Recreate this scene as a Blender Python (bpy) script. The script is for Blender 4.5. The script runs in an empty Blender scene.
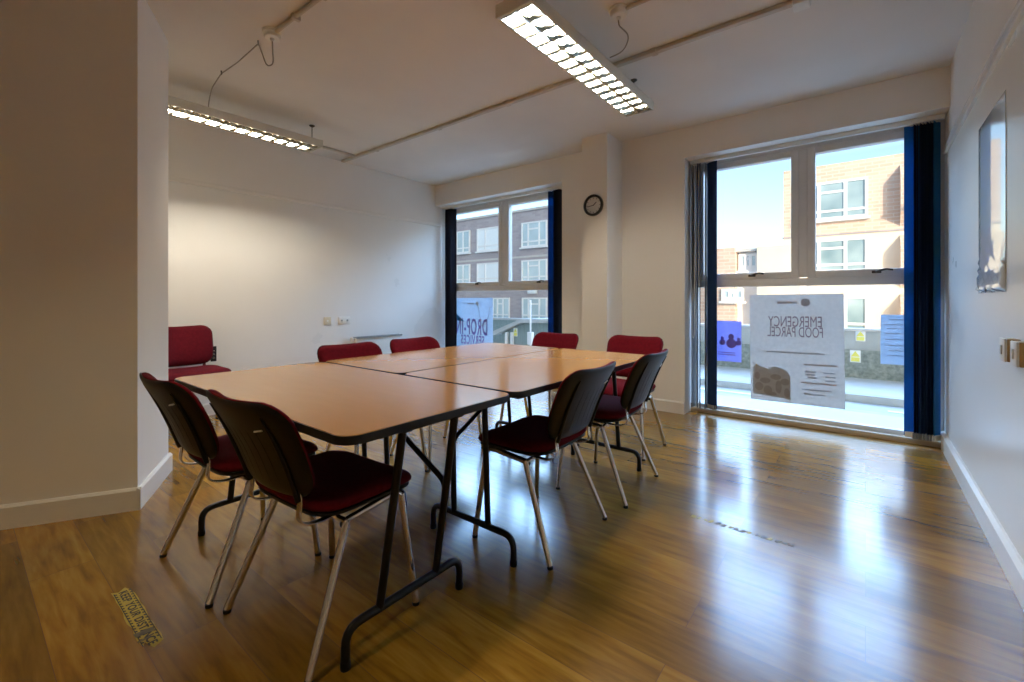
import bpy, bmesh, math, random
from mathutils import Vector, Matrix
random.seed(7)
PI = math.pi
scene = bpy.context.scene
col = scene.collection

# ------------------------------------------------------------------ survey of the room (metres, eye at the origin)
EYE = 1.10
FPX, HOR = 446.0, 300.0
CY, SY = math.cos(math.radians(38.4)), math.sin(math.radians(38.4))
def at(u, v, y):
    """Point where the line of sight through (u, v) meets the vertical plane Y = y."""
    k = (u - 512) / FPX
    d = y / (CY + SY * k)
    return Vector((d * (-SY + CY * k), y, EYE - d * (v - HOR) / FPX))

CEIL = 2.76
XR, XL = 0.47, -4.92          # right and left wall faces
YW = 4.40                      # window wall face
YF = 4.675                     # window frame plane
YB = -2.6                      # rear wall

# ------------------------------------------------------------------ materials
def new_mat(name):
    m = bpy.data.materials.new(name); m.use_nodes = True
    nt = m.node_tree; b = nt.nodes['Principled BSDF']
    return m, nt, b
def N(nt, t, **kw):
    n = nt.nodes.new(t)
    for k, v in kw.items():
        if k in n.inputs: n.inputs[k].default_value = v
        else: setattr(n, k, v)
    return n
def ramp(nt, stops):
    r = nt.nodes.new('ShaderNodeValToRGB'); e = r.color_ramp.elements
    e[0].position, e[0].color = stops[0][0], (*stops[0][1], 1)
    e[1].position, e[1].color = stops[-1][0], (*stops[-1][1], 1)
    for p, c in stops[1:-1]:
        x = e.new(p); x.color = (*c, 1)
    return r
def noisy(name, c1, c2, rough=0.5, scale=8, detail=4, bump=0.0, bscale=60, metal=0.0, stretch=None, spec=0.5, rough2=None, bdist=0.01, **kw):
    m, nt, b = new_mat(name)
    tc = N(nt, 'ShaderNodeTexCoord'); mp = N(nt, 'ShaderNodeMapping')
    nt.links.new(tc.outputs['Object'], mp.inputs['Vector'])
    if stretch: mp.inputs['Scale'].default_value = stretch
    n = N(nt, 'ShaderNodeTexNoise', Scale=scale, Detail=detail)
    nt.links.new(mp.outputs[0], n.inputs['Vector'])
    r = ramp(nt, [(0.3, c1), (0.7, c2)])
    nt.links.new(n.outputs['Fac'], r.inputs['Fac']); nt.links.new(r.outputs[0], b.inputs['Base Color'])
    b.inputs['Roughness'].default_value = rough; b.inputs['Metallic'].default_value = metal
    b.inputs['Specular IOR Level'].default_value = spec
    if rough2 is not None:
        rr = N(nt, 'ShaderNodeMapRange'); rr.inputs['From Min'].default_value = .3; rr.inputs['From Max'].default_value = .7
        rr.inputs['To Min'].default_value = rough; rr.inputs['To Max'].default_value = rough2
        nt.links.new(n.outputs['Fac'], rr.inputs['Value']); nt.links.new(rr.outputs[0], b.inputs['Roughness'])
    if bump:
        bn = N(nt, 'ShaderNodeTexNoise', Scale=bscale, Detail=3)
        nt.links.new(mp.outputs[0], bn.inputs['Vector'])
        bp = N(nt, 'ShaderNodeBump', Strength=bump, Distance=bdist)
        nt.links.new(bn.outputs['Fac'], bp.inputs['Height']); nt.links.new(bp.outputs[0], b.inputs['Normal'])
    for k, v in kw.items():
        b.inputs[k.replace('_', ' ')].default_value = v
    return m

def floor_mat():
    m, nt, b = new_mat('oak_laminate'); L = nt.links.new
    tc = N(nt, 'ShaderNodeTexCoord')
    br = N(nt, 'ShaderNodeTexBrick', Scale=1.0)
    br.offset = 0.37; br.offset_frequency = 2; br.squash = 1
    br.inputs['Color1'].default_value = (0, 0, 0, 1); br.inputs['Color2'].default_value = (1, 1, 1, 1)
    br.inputs['Mortar'].default_value = (0.5, 0.5, 0.5, 1)
    br.inputs['Mortar Size'].default_value = 0.0011; br.inputs['Mortar Smooth'].default_value = 0.3
    br.inputs['Brick Width'].default_value = 1.28; br.inputs['Row Height'].default_value = 0.192
    L(tc.outputs['Object'], br.inputs['Vector'])
    # grain, stretched along the plank and shifted from plank to plank
    mp = N(nt, 'ShaderNodeMapping'); mp.inputs['Scale'].default_value = (1.1, 9.0, 1)
    L(tc.outputs['Object'], mp.inputs['Vector'])
    sh = N(nt, 'ShaderNodeVectorMath', operation='MULTIPLY_ADD')
    L(br.outputs['Color'], sh.inputs[0]); sh.inputs[1].default_value = (13, 7, 3); L(mp.outputs[0], sh.inputs[2])
    g = N(nt, 'ShaderNodeTexNoise', Scale=1.6, Detail=7, Distortion=1.4); L(sh.outputs[0], g.inputs['Vector'])
    g2 = N(nt, 'ShaderNodeTexNoise', Scale=5.0, Detail=3, Distortion=.4); L(sh.outputs[0], g2.inputs['Vector'])
    r = ramp(nt, [(0.34, (.19, 0.084, 0.007)), (0.52, (0.33, 0.162, 0.014)), (0.70, (0.43, 0.23, 0.030))])
    mx = N(nt, 'ShaderNodeMath', operation='MULTIPLY_ADD'); L(g2.outputs['Fac'], mx.inputs[0]); mx.inputs[1].default_value = .45
    a2 = N(nt, 'ShaderNodeMath', operation='MULTIPLY'); L(g.outputs['Fac'], a2.inputs[0]); a2.inputs[1].default_value = .6
    L(a2.outputs[0], mx.inputs[2])
    L(mx.outputs[0], r.inputs['Fac'])
    tone = N(nt, 'ShaderNodeMapRange'); tone.inputs['To Min'].default_value = .66; tone.inputs['To Max'].default_value = 1.14
    L(br.outputs['Color'], tone.inputs['Value'])
    m1 = N(nt, 'ShaderNodeVectorMath', operation='SCALE'); L(r.outputs[0], m1.inputs[0]); L(tone.outputs[0], m1.inputs['Scale'])
    mo = N(nt, 'ShaderNodeMix', data_type='RGBA'); L(br.outputs['Fac'], mo.inputs['Factor'])
    L(m1.outputs[0], mo.inputs['A']); mo.inputs['B'].default_value = (.17, .085, .03, 1)
    L(mo.outputs['Result'], b.inputs['Base Color'])
    rn = N(nt, 'ShaderNodeTexNoise', Scale=3.0, Detail=3); L(tc.outputs['Object'], rn.inputs['Vector'])
    rr = N(nt, 'ShaderNodeMapRange'); rr.inputs['To Min'].default_value = .20; rr.inputs['To Max'].default_value = .30
    L(rn.outputs['Fac'], rr.inputs['Value']); L(rr.outputs[0], b.inputs['Roughness'])
    bp = N(nt, 'ShaderNodeBump', Strength=.03, Distance=.002); L(g2.outputs['Fac'], bp.inputs['Height'])
    L(bp.outputs[0], b.inputs['Normal'])
    b.inputs['Specular IOR Level'].default_value = .25
    b.inputs['Coat Weight'].default_value = .65; b.inputs['Coat IOR'].default_value = 1.42; b.inputs['Coat Roughness'].default_value = .17
    return m

def brick_mat(name, c1, c2, mortar, scale=1.0):
    m, nt, b = new_mat(name); L = nt.links.new
    tc = N(nt, 'ShaderNodeTexCoord'); mp = N(nt, 'ShaderNodeMapping'); mp.inputs['Rotation'].default_value = (PI/2, 0, 0)
    L(tc.outputs['Object'], mp.inputs['Vector'])
    br = N(nt, 'ShaderNodeTexBrick', Scale=scale)
    br.inputs['Color1'].default_value = (*c1, 1); br.inputs['Color2'].default_value = (*c2, 1); br.inputs['Mortar'].default_value = (*mortar, 1)
    br.inputs['Brick Width'].default_value = .45; br.inputs['Row Height'].default_value = .15; br.inputs['Mortar Size'].default_value = .018
    L(mp.outputs[0], br.inputs['Vector']); L(br.outputs['Color'], b.inputs['Base Color'])
    b.inputs['Roughness'].default_value = .9
    return m

def glass_mat(name, tint=(1, 1, 1), refl=1.0):
    m = bpy.data.materials.new(name); m.use_nodes = True; nt = m.node_tree; nt.nodes.clear()
    o = N(nt, 'ShaderNodeOutputMaterial'); t = N(nt, 'ShaderNodeBsdfTransparent'); g = N(nt, 'ShaderNodeBsdfGlossy', Roughness=.0)
    t.inputs['Color'].default_value = (*tint, 1)
    f = N(nt, 'ShaderNodeFresnel', IOR=1.45); mx = N(nt, 'ShaderNodeMixShader')
    ge = N(nt, 'ShaderNodeNewGeometry'); iv = N(nt, 'ShaderNodeMath', operation='SUBTRACT'); iv.inputs[0].default_value = 1.0
    nt.links.new(ge.outputs['Backfacing'], iv.inputs[1]); mu = N(nt, 'ShaderNodeMath', operation='MULTIPLY')
    nt.links.new(f.outputs[0], mu.inputs[0]); nt.links.new(iv.outputs[0], mu.inputs[1])     # one reflection per pane, none from inside the glass
    nt.links.new(mu.outputs[0], mx.inputs[0]); nt.links.new(t.outputs[0], mx.inputs[1]); nt.links.new(g.outputs[0], mx.inputs[2])
    nt.links.new(mx.outputs[0], o.inputs['Surface'])
    return m

def translucent_mat(name, c, trans=.5, rough=.8, clear=0.0):
    m = bpy.data.materials.new(name); m.use_nodes = True; nt = m.node_tree
    b = nt.nodes['Principled BSDF']; o = nt.nodes['Material Output']
    tc = N(nt, 'ShaderNodeTexCoord'); n = N(nt, 'ShaderNodeTexNoise', Scale=30.0); nt.links.new(tc.outputs['Object'], n.inputs['Vector'])
    r = ramp(nt, [(.3, tuple(x * .93 for x in c)), (.7, c)]); nt.links.new(n.outputs['Fac'], r.inputs['Fac'])
    nt.links.new(r.outputs[0], b.inputs['Base Color']); b.inputs['Roughness'].default_value = rough
    t = N(nt, 'ShaderNodeBsdfTranslucent'); nt.links.new(r.outputs[0], t.inputs['Color'])
    mx = N(nt, 'ShaderNodeMixShader'); mx.inputs[0].default_value = trans
    nt.links.new(b.outputs[0], mx.inputs[1]); nt.links.new(t.outputs[0], mx.inputs[2])
    last = mx
    if clear:
        tr = N(nt, 'ShaderNodeBsdfTransparent'); tr.inputs['Color'].default_value = (*[min(1, x * 1.5) for x in c], 1)
        m2 = N(nt, 'ShaderNodeMixShader'); m2.inputs[0].default_value = clear
        nt.links.new(mx.outputs[0], m2.inputs[1]); nt.links.new(tr.outputs[0], m2.inputs[2]); last = m2
    nt.links.new(last.outputs[0], o.inputs['Surface'])
    return m

def emit_mat(name, c, s):
    m, nt, b = new_mat(name)
    b.inputs['Base Color'].default_value = (.9, .9, .9, 1)
    b.inputs['Emission Color'].default_value = (*c, 1); b.inputs['Emission Strength'].default_value = s
    return m

LAMP = (1.0, .90, .74)
M = {}
M['floor'] = floor_mat()
M['wall'] = noisy('matt_wall_paint', (.80, .77, .72), (.84, .81, .76), .6, 1.5, 4, .05, 90, bdist=.004)
M['gloss_wall'] = noisy('gloss_wall_paint', (.80, .79, .76), (.85, .84, .81), .26, 1.3, 5, .22, 2.2, rough2=.36, bdist=.012)
M['ceiling'] = noisy('ceiling_paint', (.74, .71, .67), (.78, .75, .71), .75, 2, 3, .04, 70, bdist=.004)
M['skirting'] = noisy('skirting_gloss', (.78, .76, .71), (.82, .80, .75), .28, 3, 3)
M['rail'] = noisy('picture_rail_gloss', (.88, .88, .87), (.92, .92, .91), .25, 4, 3, spec=.6)
M['frame'] = noisy('window_frame_grey', (.70, .69, .66), (.75, .74, .71), .42, 6, 3)
M['frame_white'] = noisy('window_casement_white', (.78, .77, .74), (.82, .81, .78), .35, 6, 3)
M['sill'] = noisy('sill_timber', (.50, .40, .28), (.62, .52, .38), .45, 4, 4, stretch=(1, 8, 8))
M['glass'] = glass_mat('window_glass', (.95, .985, .99))
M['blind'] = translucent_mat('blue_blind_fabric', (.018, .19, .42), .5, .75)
M['blind_dark'] = translucent_mat('shaded_blue_blind_fabric', (.010, .045, .14), .4, .75)  # darker copy of the blue fabric: shade of stacked slats in its colour
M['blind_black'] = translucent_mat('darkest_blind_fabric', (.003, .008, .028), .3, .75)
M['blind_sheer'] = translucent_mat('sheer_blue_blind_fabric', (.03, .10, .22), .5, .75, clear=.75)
M['white_plastic'] = noisy('white_plastic', (.76, .75, .70), (.81, .80, .75), .35, 8, 2)
M['cream_plastic'] = noisy('aged_cream_plastic', (.62, .55, .40), (.70, .62, .46), .35, 8, 2)
M['brass'] = noisy('tan_box_side', (.42, .27, .11), (.52, .35, .16), .4, 12, 3, metal=.3)
M['chrome'] = noisy('chrome_tube', (.62, .58, .52), (.72, .68, .62), .16, 9, 2, metal=1.0, rough2=.26)
M['black_metal'] = noisy('black_enamel', (.004, .004, .005), (.007, .007, .008), .38, 10, 3, spec=.35)
M['black_plastic'] = noisy('black_shell_plastic', (.0045, .004, .004), (.007, .0065, .006), .42, 9, 3, .05, 260, bdist=.001, spec=.28)
M['fabric'] = noisy('burgundy_fabric', (.092, .002, .007), (.125, .003, .010), .95, 60, 4, .30, 420, bdist=.002, spec=.15)
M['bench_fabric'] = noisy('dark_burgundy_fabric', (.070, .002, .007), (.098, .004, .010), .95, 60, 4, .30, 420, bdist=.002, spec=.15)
M['table_top'] = noisy('beech_laminate', (.56, .265, .062), (.58, .276, .067), .15, 6, 4, stretch=(1, 6, 1), spec=.42, Coat_Weight=.10, Coat_Roughness=.10)
M['tube'] = emit_mat('fluorescent_tube', LAMP, 170.0)
M['dim_tube'] = emit_mat('ageing_fluorescent_tube', (1.0, .80, .46), 68.0)
M['lamp_body'] = noisy('lamp_housing_enamel', (.70, .68, .60), (.75, .73, .65), .38, 5, 2)
M['louvre'] = noisy('louvre_aluminium', (.62, .60, .54), (.68, .66, .60), .10, 12, 2, metal=1.0)
M['cable'] = noisy('white_flex', (.30, .27, .22), (.36, .33, .28), .5, 12, 2)
M['hook'] = noisy('dark_hook_steel', (.06, .055, .05), (.10, .09, .08), .4, 12, 2, metal=.6)
M['trunk'] = noisy('painted_trunking', (.50, .45, .37), (.57, .52, .44), .5, 8, 3)
M['clock_rim'] = noisy('black_clock_rim', (.008, .008, .009), (.014, .014, .015), .3, 9, 2)
M['clock_face'] = noisy('clock_face_card', (.62, .62, .60), (.68, .68, .66), .55, 9, 2)
M['ink'] = noisy('black_ink', (.012, .012, .012), (.02, .02, .02), .6, 9, 2)
M['poster'] = translucent_mat('backlit_poster_paper', (.72, .69, .66), .48, .7)
M['poster_blue'] = translucent_mat('lilac_poster_paper', (.50, .52, .86), .55, .7)
M['poster_grey'] = translucent_mat('pale_blue_poster_paper', (.62, .70, .78), .55, .7)
M['print_pink'] = translucent_mat('pink_print_showing_through', (.44, .32, .36), .46, .7)
M['print_grey'] = translucent_mat('grey_print_showing_through', (.58, .58, .62), .46, .7)
M['print_brown'] = translucent_mat('brown_print_showing_through', (.52, .48, .46), .46, .7)
M['print_tan'] = translucent_mat('tan_print_showing_through', (.63, .61, .59), .46, .7)
M['print_orange'] = translucent_mat('orange_print_showing_through', (.66, .57, .54), .46, .7)
M['print_purple'] = translucent_mat('purple_print_showing_through', (.40, .30, .60), .5, .7)
M['print_teal'] = translucent_mat('teal_print_showing_through', (.10, .36, .58), .5, .7)
M['laminate'] = noisy('laminated_sheet', (.74, .80, .84), (.82, .86, .88), .20, 3, 4, .10, 5.0, bdist=.006, Coat_Weight=1.0, Coat_Roughness=.03)
M['tape'] = noisy('yellow_floor_tape', (.46, .33, .012), (.62, .47, .03), .45, 30, 5)
M['tape_dark'] = noisy('dirty_tape_residue', (.10, .09, .05), (.24, .20, .08), .6, 40, 5)
M['radiator'] = noisy('radiator_enamel', (.74, .74, .70), (.78, .78, .74), .3, 5, 2)
M['grille'] = noisy('grey_grille', (.22, .23, .23), (.28, .29, .29), .5, 20, 2)
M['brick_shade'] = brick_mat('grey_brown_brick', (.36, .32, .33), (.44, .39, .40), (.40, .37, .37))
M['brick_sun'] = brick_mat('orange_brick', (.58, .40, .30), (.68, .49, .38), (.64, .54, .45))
M['render'] = noisy('cream_render', (.74, .62, .48), (.80, .68, .54), .9, 1.2, 4)
M['concrete'] = noisy('concrete_coping', (.55, .52, .48), (.62, .59, .55), .9, 4, 4)
M['upvc'] = noisy('white_upvc', (.80, .80, .78), (.84, .84, .82), .35, 6, 2)
M['far_glass'] = noisy('distant_window_glass', (.42, .54, .58), (.62, .74, .76), .15, .5, 2, spec=.8)
M['sunlit_glass'] = noisy('sunlit_window_glass', (.16, .25, .28), (.42, .52, .54), .15, .7, 2, spec=.8)
M['net'] = noisy('net_curtain', (.80, .86, .86), (.88, .92, .92), .9, 6, 3, stretch=(8, 1, 1))
M['asphalt'] = noisy('asphalt', (.42, .41, .39), (.50, .49, .46), .85, 3, 6, .2, 80)
M['paving'] = noisy('paving_slabs', (.58, .56, .52), (.66, .64, .60), .85, 2, 5)
M['kerb'] = noisy('kerb_stone', (.45, .45, .43), (.56, .56, .53), .85, 4, 4)
M['road_paint'] = noisy('road_paint', (.75, .75, .72), (.85, .85, .82), .8, 9, 4)
M['wall_grey'] = noisy('grey_rendered_wall', (.34, .36, .35), (.44, .46, .44), .9, 3, 6, .3, 60)
M['wall_dash'] = noisy('pebbledash_wall', (.17, .20, .18), (.34, .37, .33), .95, 22, 6, .5, 90)
M['shed'] = noisy('grey_green_boards', (.20, .27, .26), (.27, .34, .33), .85, 3, 4, stretch=(9, 1, 1))
M['sign_yellow'] = noisy('yellow_sign', (.80, .74, .12), (.86, .80, .18), .5, 9, 2)
M['sign_white'] = noisy('white_sign', (.82, .83, .80), (.87, .88, .85), .5, 9, 2)
M['tower'] = brick_mat('rear_block_brick', (.40, .30, .24), (.46, .35, .28), (.42, .38, .34))

# ------------------------------------------------------------------ mesh helpers
class MB:
    """Collects geometry, then links it as one mesh object."""
    def __init__(self): self.bm = bmesh.new()
    def _xf(self, vs, mat):
        if mat is not None: bmesh.ops.transform(self.bm, matrix=mat, verts=vs)
    def box(self, a, b, bevel=0.0, seg=2, mat=None):
        a, b = Vector(a), Vector(b)
        c = (a + b) / 2; s = b - a
        r = bmesh.ops.create_cube(self.bm, size=1.0, matrix=Matrix.Translation(c) @ Matrix.Diagonal((abs(s.x), abs(s.y), abs(s.z), 1)))
        vs = r['verts']
        if bevel:
            es = list({e for v in vs for e in v.link_edges})
            rb = bmesh.ops.bevel(self.bm, geom=es, offset=bevel, segments=seg, affect='EDGES', profile=.5)
            vs = list({v for f in rb['faces'] for v in f.verts} | {v for v in vs if v.is_valid})
            vs = self._island(vs[0])
        self._xf(vs, mat)
        return self
    def _island(self, v0):
        seen = {v0}; st = [v0]
        while st:
            v = st.pop()
            for e in v.link_edges:
                o = e.other_vert(v)
                if o not in seen: seen.add(o); st.append(o)
        return list(seen)
    def tube(self, pts, r, seg=12, caps=True, round_at=None, flat=None):
        """Swept tube through pts; round_at = fillet radius at inner corners; flat=(w,h) for a flat bar."""
        P = [Vector(p) for p in pts]
        if round_at:
            Q = [P[0]]
            for i in range(1, len(P) - 1):
                a, b, c = P[i-1], P[i], P[i+1]
                d1, d2 = (a - b), (c - b)
                rr = min(round_at, d1.length * .49, d2.length * .49)
                p1, p2 = b + d1.normalized() * rr, b + d2.normalized() * rr
                for t in (0, .2, .4, .6, .8, 1):
                    Q.append(p1 * (1-t)**2 + b * 2*t*(1-t) + p2 * t*t)
            Q.append(P[-1]); P = Q
        rings = []; up = None
        for i, p in enumerate(P):
            d = (P[min(i+1, len(P)-1)] - P[max(i-1, 0)]).normalized()
            if up is None:
                up = Vector((0, 0, 1)) if abs(d.z) < .9 else Vector((1, 0, 0))
                if flat: up = Vector((1, 0, 0))
            x = (up - d * up.dot(d)).normalized(); y = d.cross(x); up = x
            ring = []
            for k in range(seg):
                an = 2 * PI * k / seg
                if flat:
                    ca, sa = math.cos(an), math.sin(an)
                    ex = lambda q: math.copysign(abs(q) ** .35, q)
                    off = x * ex(ca) * flat[0] / 2 + y * ex(sa) * flat[1] / 2
                else: off = (x * math.cos(an) + y * math.sin(an)) * (r[i] if isinstance(r, (list, tuple)) else r)
                ring.append(self.bm.verts.new(p + off))
            rings.append(ring)
        for a, b in zip(rings, rings[1:]):
            for k in range(seg):
                self.bm.faces.new((a[k], a[(k+1) % seg], b[(k+1) % seg], b[k]))
        if caps:
            self.bm.faces.new(rings[0][::-1]); self.bm.faces.new(rings[-1])
        return self
    def prism(self, outline, z0, z1, bevel=0.0, mat=None):
        """Vertical prism over an outline of (x, y) points."""
        lo = [self.bm.verts.new((x, y, z0)) for x, y in outline]
        hi = [self.bm.verts.new((x, y, z1)) for x, y in outline]
        n = len(lo)
        f0 = self.bm.faces.new(lo[::-1]); f1 = self.bm.faces.new(hi)
        for i in range(n): self.bm.faces.new((lo[i], lo[(i+1) % n], hi[(i+1) % n], hi[i]))
        self._xf(lo + hi, mat)
        if bevel:
            es = list(f0.edges) + list(f1.edges)
            bmesh.ops.bevel(self.bm, geom=es, offset=bevel, segments=2, affect='EDGES', profile=.5)
        return self
    def lathe(self, prof, seg=32, mat=None):
        """Profile (r, z) spun about Z."""
        rings = []; vs = []
        for r, z in prof:
            if r < 1e-6:
                v = self.bm.verts.new((0, 0, z)); rings.append([v]); vs.append(v)
            else:
                rg = [self.bm.verts.new((r * math.cos(2*PI*k/seg), r * math.sin(2*PI*k/seg), z)) for k in range(seg)]
                rings.append(rg); vs += rg
        for a, b in zip(rings, rings[1:]):
            for k in range(seg):
                k2 = (k + 1) % seg
                if len(a) == 1: self.bm.faces.new((a[0], b[k2], b[k]))
                elif len(b) == 1: self.bm.faces.new((a[k], a[k2], b[0]))
                else: self.bm.faces.new((a[k], a[k2], b[k2], b[k]))
        self._xf(vs, mat)
        return self
    def pad(self, outline, front, back, fmap, rings=9):
        """Closed cushion: outline(t)->(a,b); front/back thickness as functions of r; fmap(a,b,n)->xyz."""
        n = 56
        out = [outline(k / n) for k in range(n)]
        rs = [math.sin(PI / 2 * i / rings) for i in range(1, rings + 1)]
        def layer(thk, sign):
            c = self.bm.verts.new(fmap(0, 0, sign * thk(0))); L = []
            for r in rs[:-1]:
                L.append([self.bm.verts.new(fmap(a * r, b * r, sign * thk(r))) for a, b in out])
            return c, L
        cf, lf = layer(front, 1); cb, lb = layer(back, -1)
        edge = [self.bm.verts.new(fmap(a, b, 0)) for a, b in out]
        for c, L in ((cf, lf), (cb, lb)):
            LL = L + [edge]
            for k in range(n): self.bm.faces.new((c, LL[0][k], LL[0][(k+1) % n]))
            for a, b in zip(LL, LL[1:]):
                for k in range(n): self.bm.faces.new((a[k], b[k], b[(k+1) % n], a[(k+1) % n]))
        return self
    def build(self, name, mat, parent=None, smooth=True, loc=None, angle=35):
        bmesh.ops.recalc_face_normals(self.bm, faces=self.bm.faces)
        me = bpy.data.meshes.new(name); self.bm.to_mesh(me); self.bm.free()
        if smooth:
            me.polygons.foreach_set('use_smooth', [True] * len(me.polygons))
            me.set_sharp_from_angle(angle=math.radians(angle))
        if mat is not None: me.materials.append(mat)
        o = bpy.data.objects.new(name, me); col.objects.link(o)
        if parent is not None: o.parent = parent
        if loc is not None: o.location = loc
        return o

def rounded_rect(w, h, r, n=6, cx=0, cy=0):
    pts = []
    for sx, sy, a0 in ((1, 1, 0), (-1, 1, 90), (-1, -1, 180), (1, -1, 270)):
        for i in range(n + 1):
            a = math.radians(a0 + 90 * i / n)
            pts.append((cx + sx * (w/2 - r) + r * math.cos(a), cy + sy * (h/2 - r) + r * math.sin(a)))
    return pts
def path_outline(pts):
    """Closed polyline -> outline(t) by arc length."""
    P = [Vector((*p, 0)) for p in pts] + [Vector((*pts[0], 0))]
    S = [0]
    for a, b in zip(P, P[1:]): S.append(S[-1] + (b - a).length)
    def f(t):
        s = t * S[-1]
        for i in range(len(S) - 1):
            if s <= S[i+1] + 1e-9:
                k = (s - S[i]) / max(1e-9, S[i+1] - S[i]); q = P[i].lerp(P[i+1], k); return q.x, q.y
        return P[0].x, P[0].y
    return f

def tag(o, label=None, cat=None, group=None, kind=None):
    if label: o['label'] = label
    if cat: o['category'] = cat
    if group: o['group'] = group
    if kind: o['kind'] = kind
    return o
def thing(name, label, cat, loc=(0, 0, 0), rz=0, group=None):
    o = bpy.data.objects.new(name, None); col.objects.link(o)
    o.empty_display_size = .1
    o.location = loc; o.rotation_euler = (0, 0, rz)
    return tag(o, label, cat, group)
def copy_tree(o, parent=None):
    c = o.copy(); col.objects.link(c); c.parent = parent
    for ch in list(o.children): copy_tree(ch, c)
    return c
def struct(o): o['kind'] = 'structure'; return o
def text_mesh(name, body, size, mat, parent, loc, rot, align='CENTER', ext=.0004, sx=1.0, bold=0.0):
    cu = bpy.data.curves.new(name, 'FONT'); cu.body = body; cu.size = size; cu.align_x = align; cu.align_y = 'CENTER'
    cu.space_character = 1.14 if bold else 1.0; cu.extrude = ext; cu.offset = bold; cu.resolution_u = 4
    tmp = bpy.data.objects.new(name + '_tmp', cu); col.objects.link(tmp)
    dg = bpy.context.evaluated_depsgraph_get(); dg.update()
    me = bpy.data.meshes.new_from_object(tmp.evaluated_get(dg)); me.name = name
    bpy.data.objects.remove(tmp); bpy.data.curves.remove(cu)
    me.materials.clear(); me.materials.append(mat)
    o = bpy.data.objects.new(name, me); col.objects.link(o)
    o.parent = parent; o.location = loc; o.rotation_euler = rot; o.scale = (sx, 1, 1)
    return o

# ------------------------------------------------------------------ room shell
T = .22
struct(MB().box((XL - T, YB - T, -.12), (XR + T, YF + .06, 0)).build('floor', M['floor'], smooth=False))
struct(MB().box((XL - T, YB - T, CEIL), (XR + T, YF + .14, CEIL + .25)).build('ceiling', M['ceiling'], smooth=False))
struct(MB().box((XR, YB - T, 0), (XR + T, YF + .14, CEIL)).build('wall_right', M['wall'], smooth=False))
struct(MB().box((XL - T, YB - T, 0), (XL, YF + .14, CEIL)).build('wall_left', M['wall'], smooth=False))
struct(MB().box((XL, YB - T, 0), (XR, YB, CEIL)).build('wall_rear', M['wall'], smooth=False))
# window wall: pier between the openings, heads over them
LW = (XL, -2.75)               # left window opening in X
RW = (-1.365, XR)              # right window opening in X
HEAD = 2.47
w = MB()
w.box((LW[1], YW, 0), (RW[0], YF + .14, CEIL))
w.box((LW[0], YW, HEAD), (LW[1], YF + .14, CEIL))
w.box((RW[0], YW, HEAD), (RW[1], YF + .14, CEIL))
struct(w.build('wall_window', M['wall'], smooth=False))
# pillar between the windows
PX0, PX1, PY = -2.288, -2.006, 4.045
struct(MB().box((PX0, PY, 0), (PX1, YW + .01, CEIL)).build('wall_pillar', M['wall'], smooth=False))
# slanted partition at the left
A = Vector((-3.005, .616)); B = Vector((-3.509, .874)); D = Vector((-.48, -.878)).normalized()
end = 3.4
far = [A, A + D * end, B + D * end, B]
struct(MB().prism([tuple(p) for p in far][::-1], 0, CEIL).build('wall_partition', M['wall'], smooth=False))

# glossy lower wall linings up to the picture rails (height 2.2 m)
RZ0, RZ1 = 2.165, 2.245
struct(MB().box((XR - .006, YB, .0), (XR, YF - .03, RZ0 + .01)).build('trim_1', M['gloss_wall'], smooth=False))
struct(MB().box((XL, YB, .0), (XL + .006, YF - .03, RZ0 + .01)).build('trim_2', M['gloss_wall'], smooth=False))
r = MB(); r.box((XR - .022, YB, RZ0), (XR, YW + .14, RZ0 + .036), .006); r.box((XR - .016, YB, RZ0 + .044), (XR, YW + .14, RZ1), .006)
struct(r.build('trim_3', M['rail']))
struct(MB().box((XL, YB, RZ0 + .01), (XL + .024, YW + .1, RZ1 - .03), .004).build('trim_4', M['wall']))

# skirting boards
def skirting(name, p, q, n, h=.115, t=.018):
    p, q, n = Vector(p), Vector(q), Vector(n)
    d = (q - p).normalized()
    m = Matrix(((d.x, n.x, 0, p.x), (d.y, n.y, 0, p.y), (0, 0, 1, 0), (0, 0, 0, 1)))
    L = (q - p).length
    b = MB(); bm = b.bm
    prof = [(0, 0), (t, 0), (t, h - .012), (t * .35, h), (0, h)]
    a = [bm.verts.new(m @ Vector((0, y, z))) for y, z in prof]; c = [bm.verts.new(m @ Vector((L, y, z))) for y, z in prof]
    k = len(prof)
    for i in range(k): bm.faces.new((a[i], a[(i+1) % k], c[(i+1) % k], c[i]))
    bm.faces.new(a[::-1]); bm.faces.new(c)
    return struct(b.build(name, M['skirting'], smooth=False))
skirting('baseboard_right', (XR - .006, YB), (XR - .006, YF - .05), (-1, 0), h=.12, t=.026)
skirting('baseboard_left', (XL + .006, YB), (XL + .006, YF - .05), (1, 0))
nA = Vector((-D.y, D.x)); nA = nA if nA.x > 0 else -nA
e1 = (B - A).normalized()
skirting('baseboard_partition_front', tuple(A + D * end), tuple(A - D * .018), tuple(nA))
skirting('baseboard_partition_end', tuple(A + nA * .018), tuple(B - e1 * -.018), tuple(-D))
skirting('baseboard_window', (PX1, YW), (RW[0] + .0, YW), (0, -1))
skirting('baseboard_window_left', (LW[1], YW), (PX0, YW), (0, -1))
skirting('baseboard_pillar', (PX0 - .018, PY), (PX1 + .018, PY), (0, -1))
skirting('baseboard_pillar_side', (PX1, PY), (PX1, YW), (1, 0))

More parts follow.
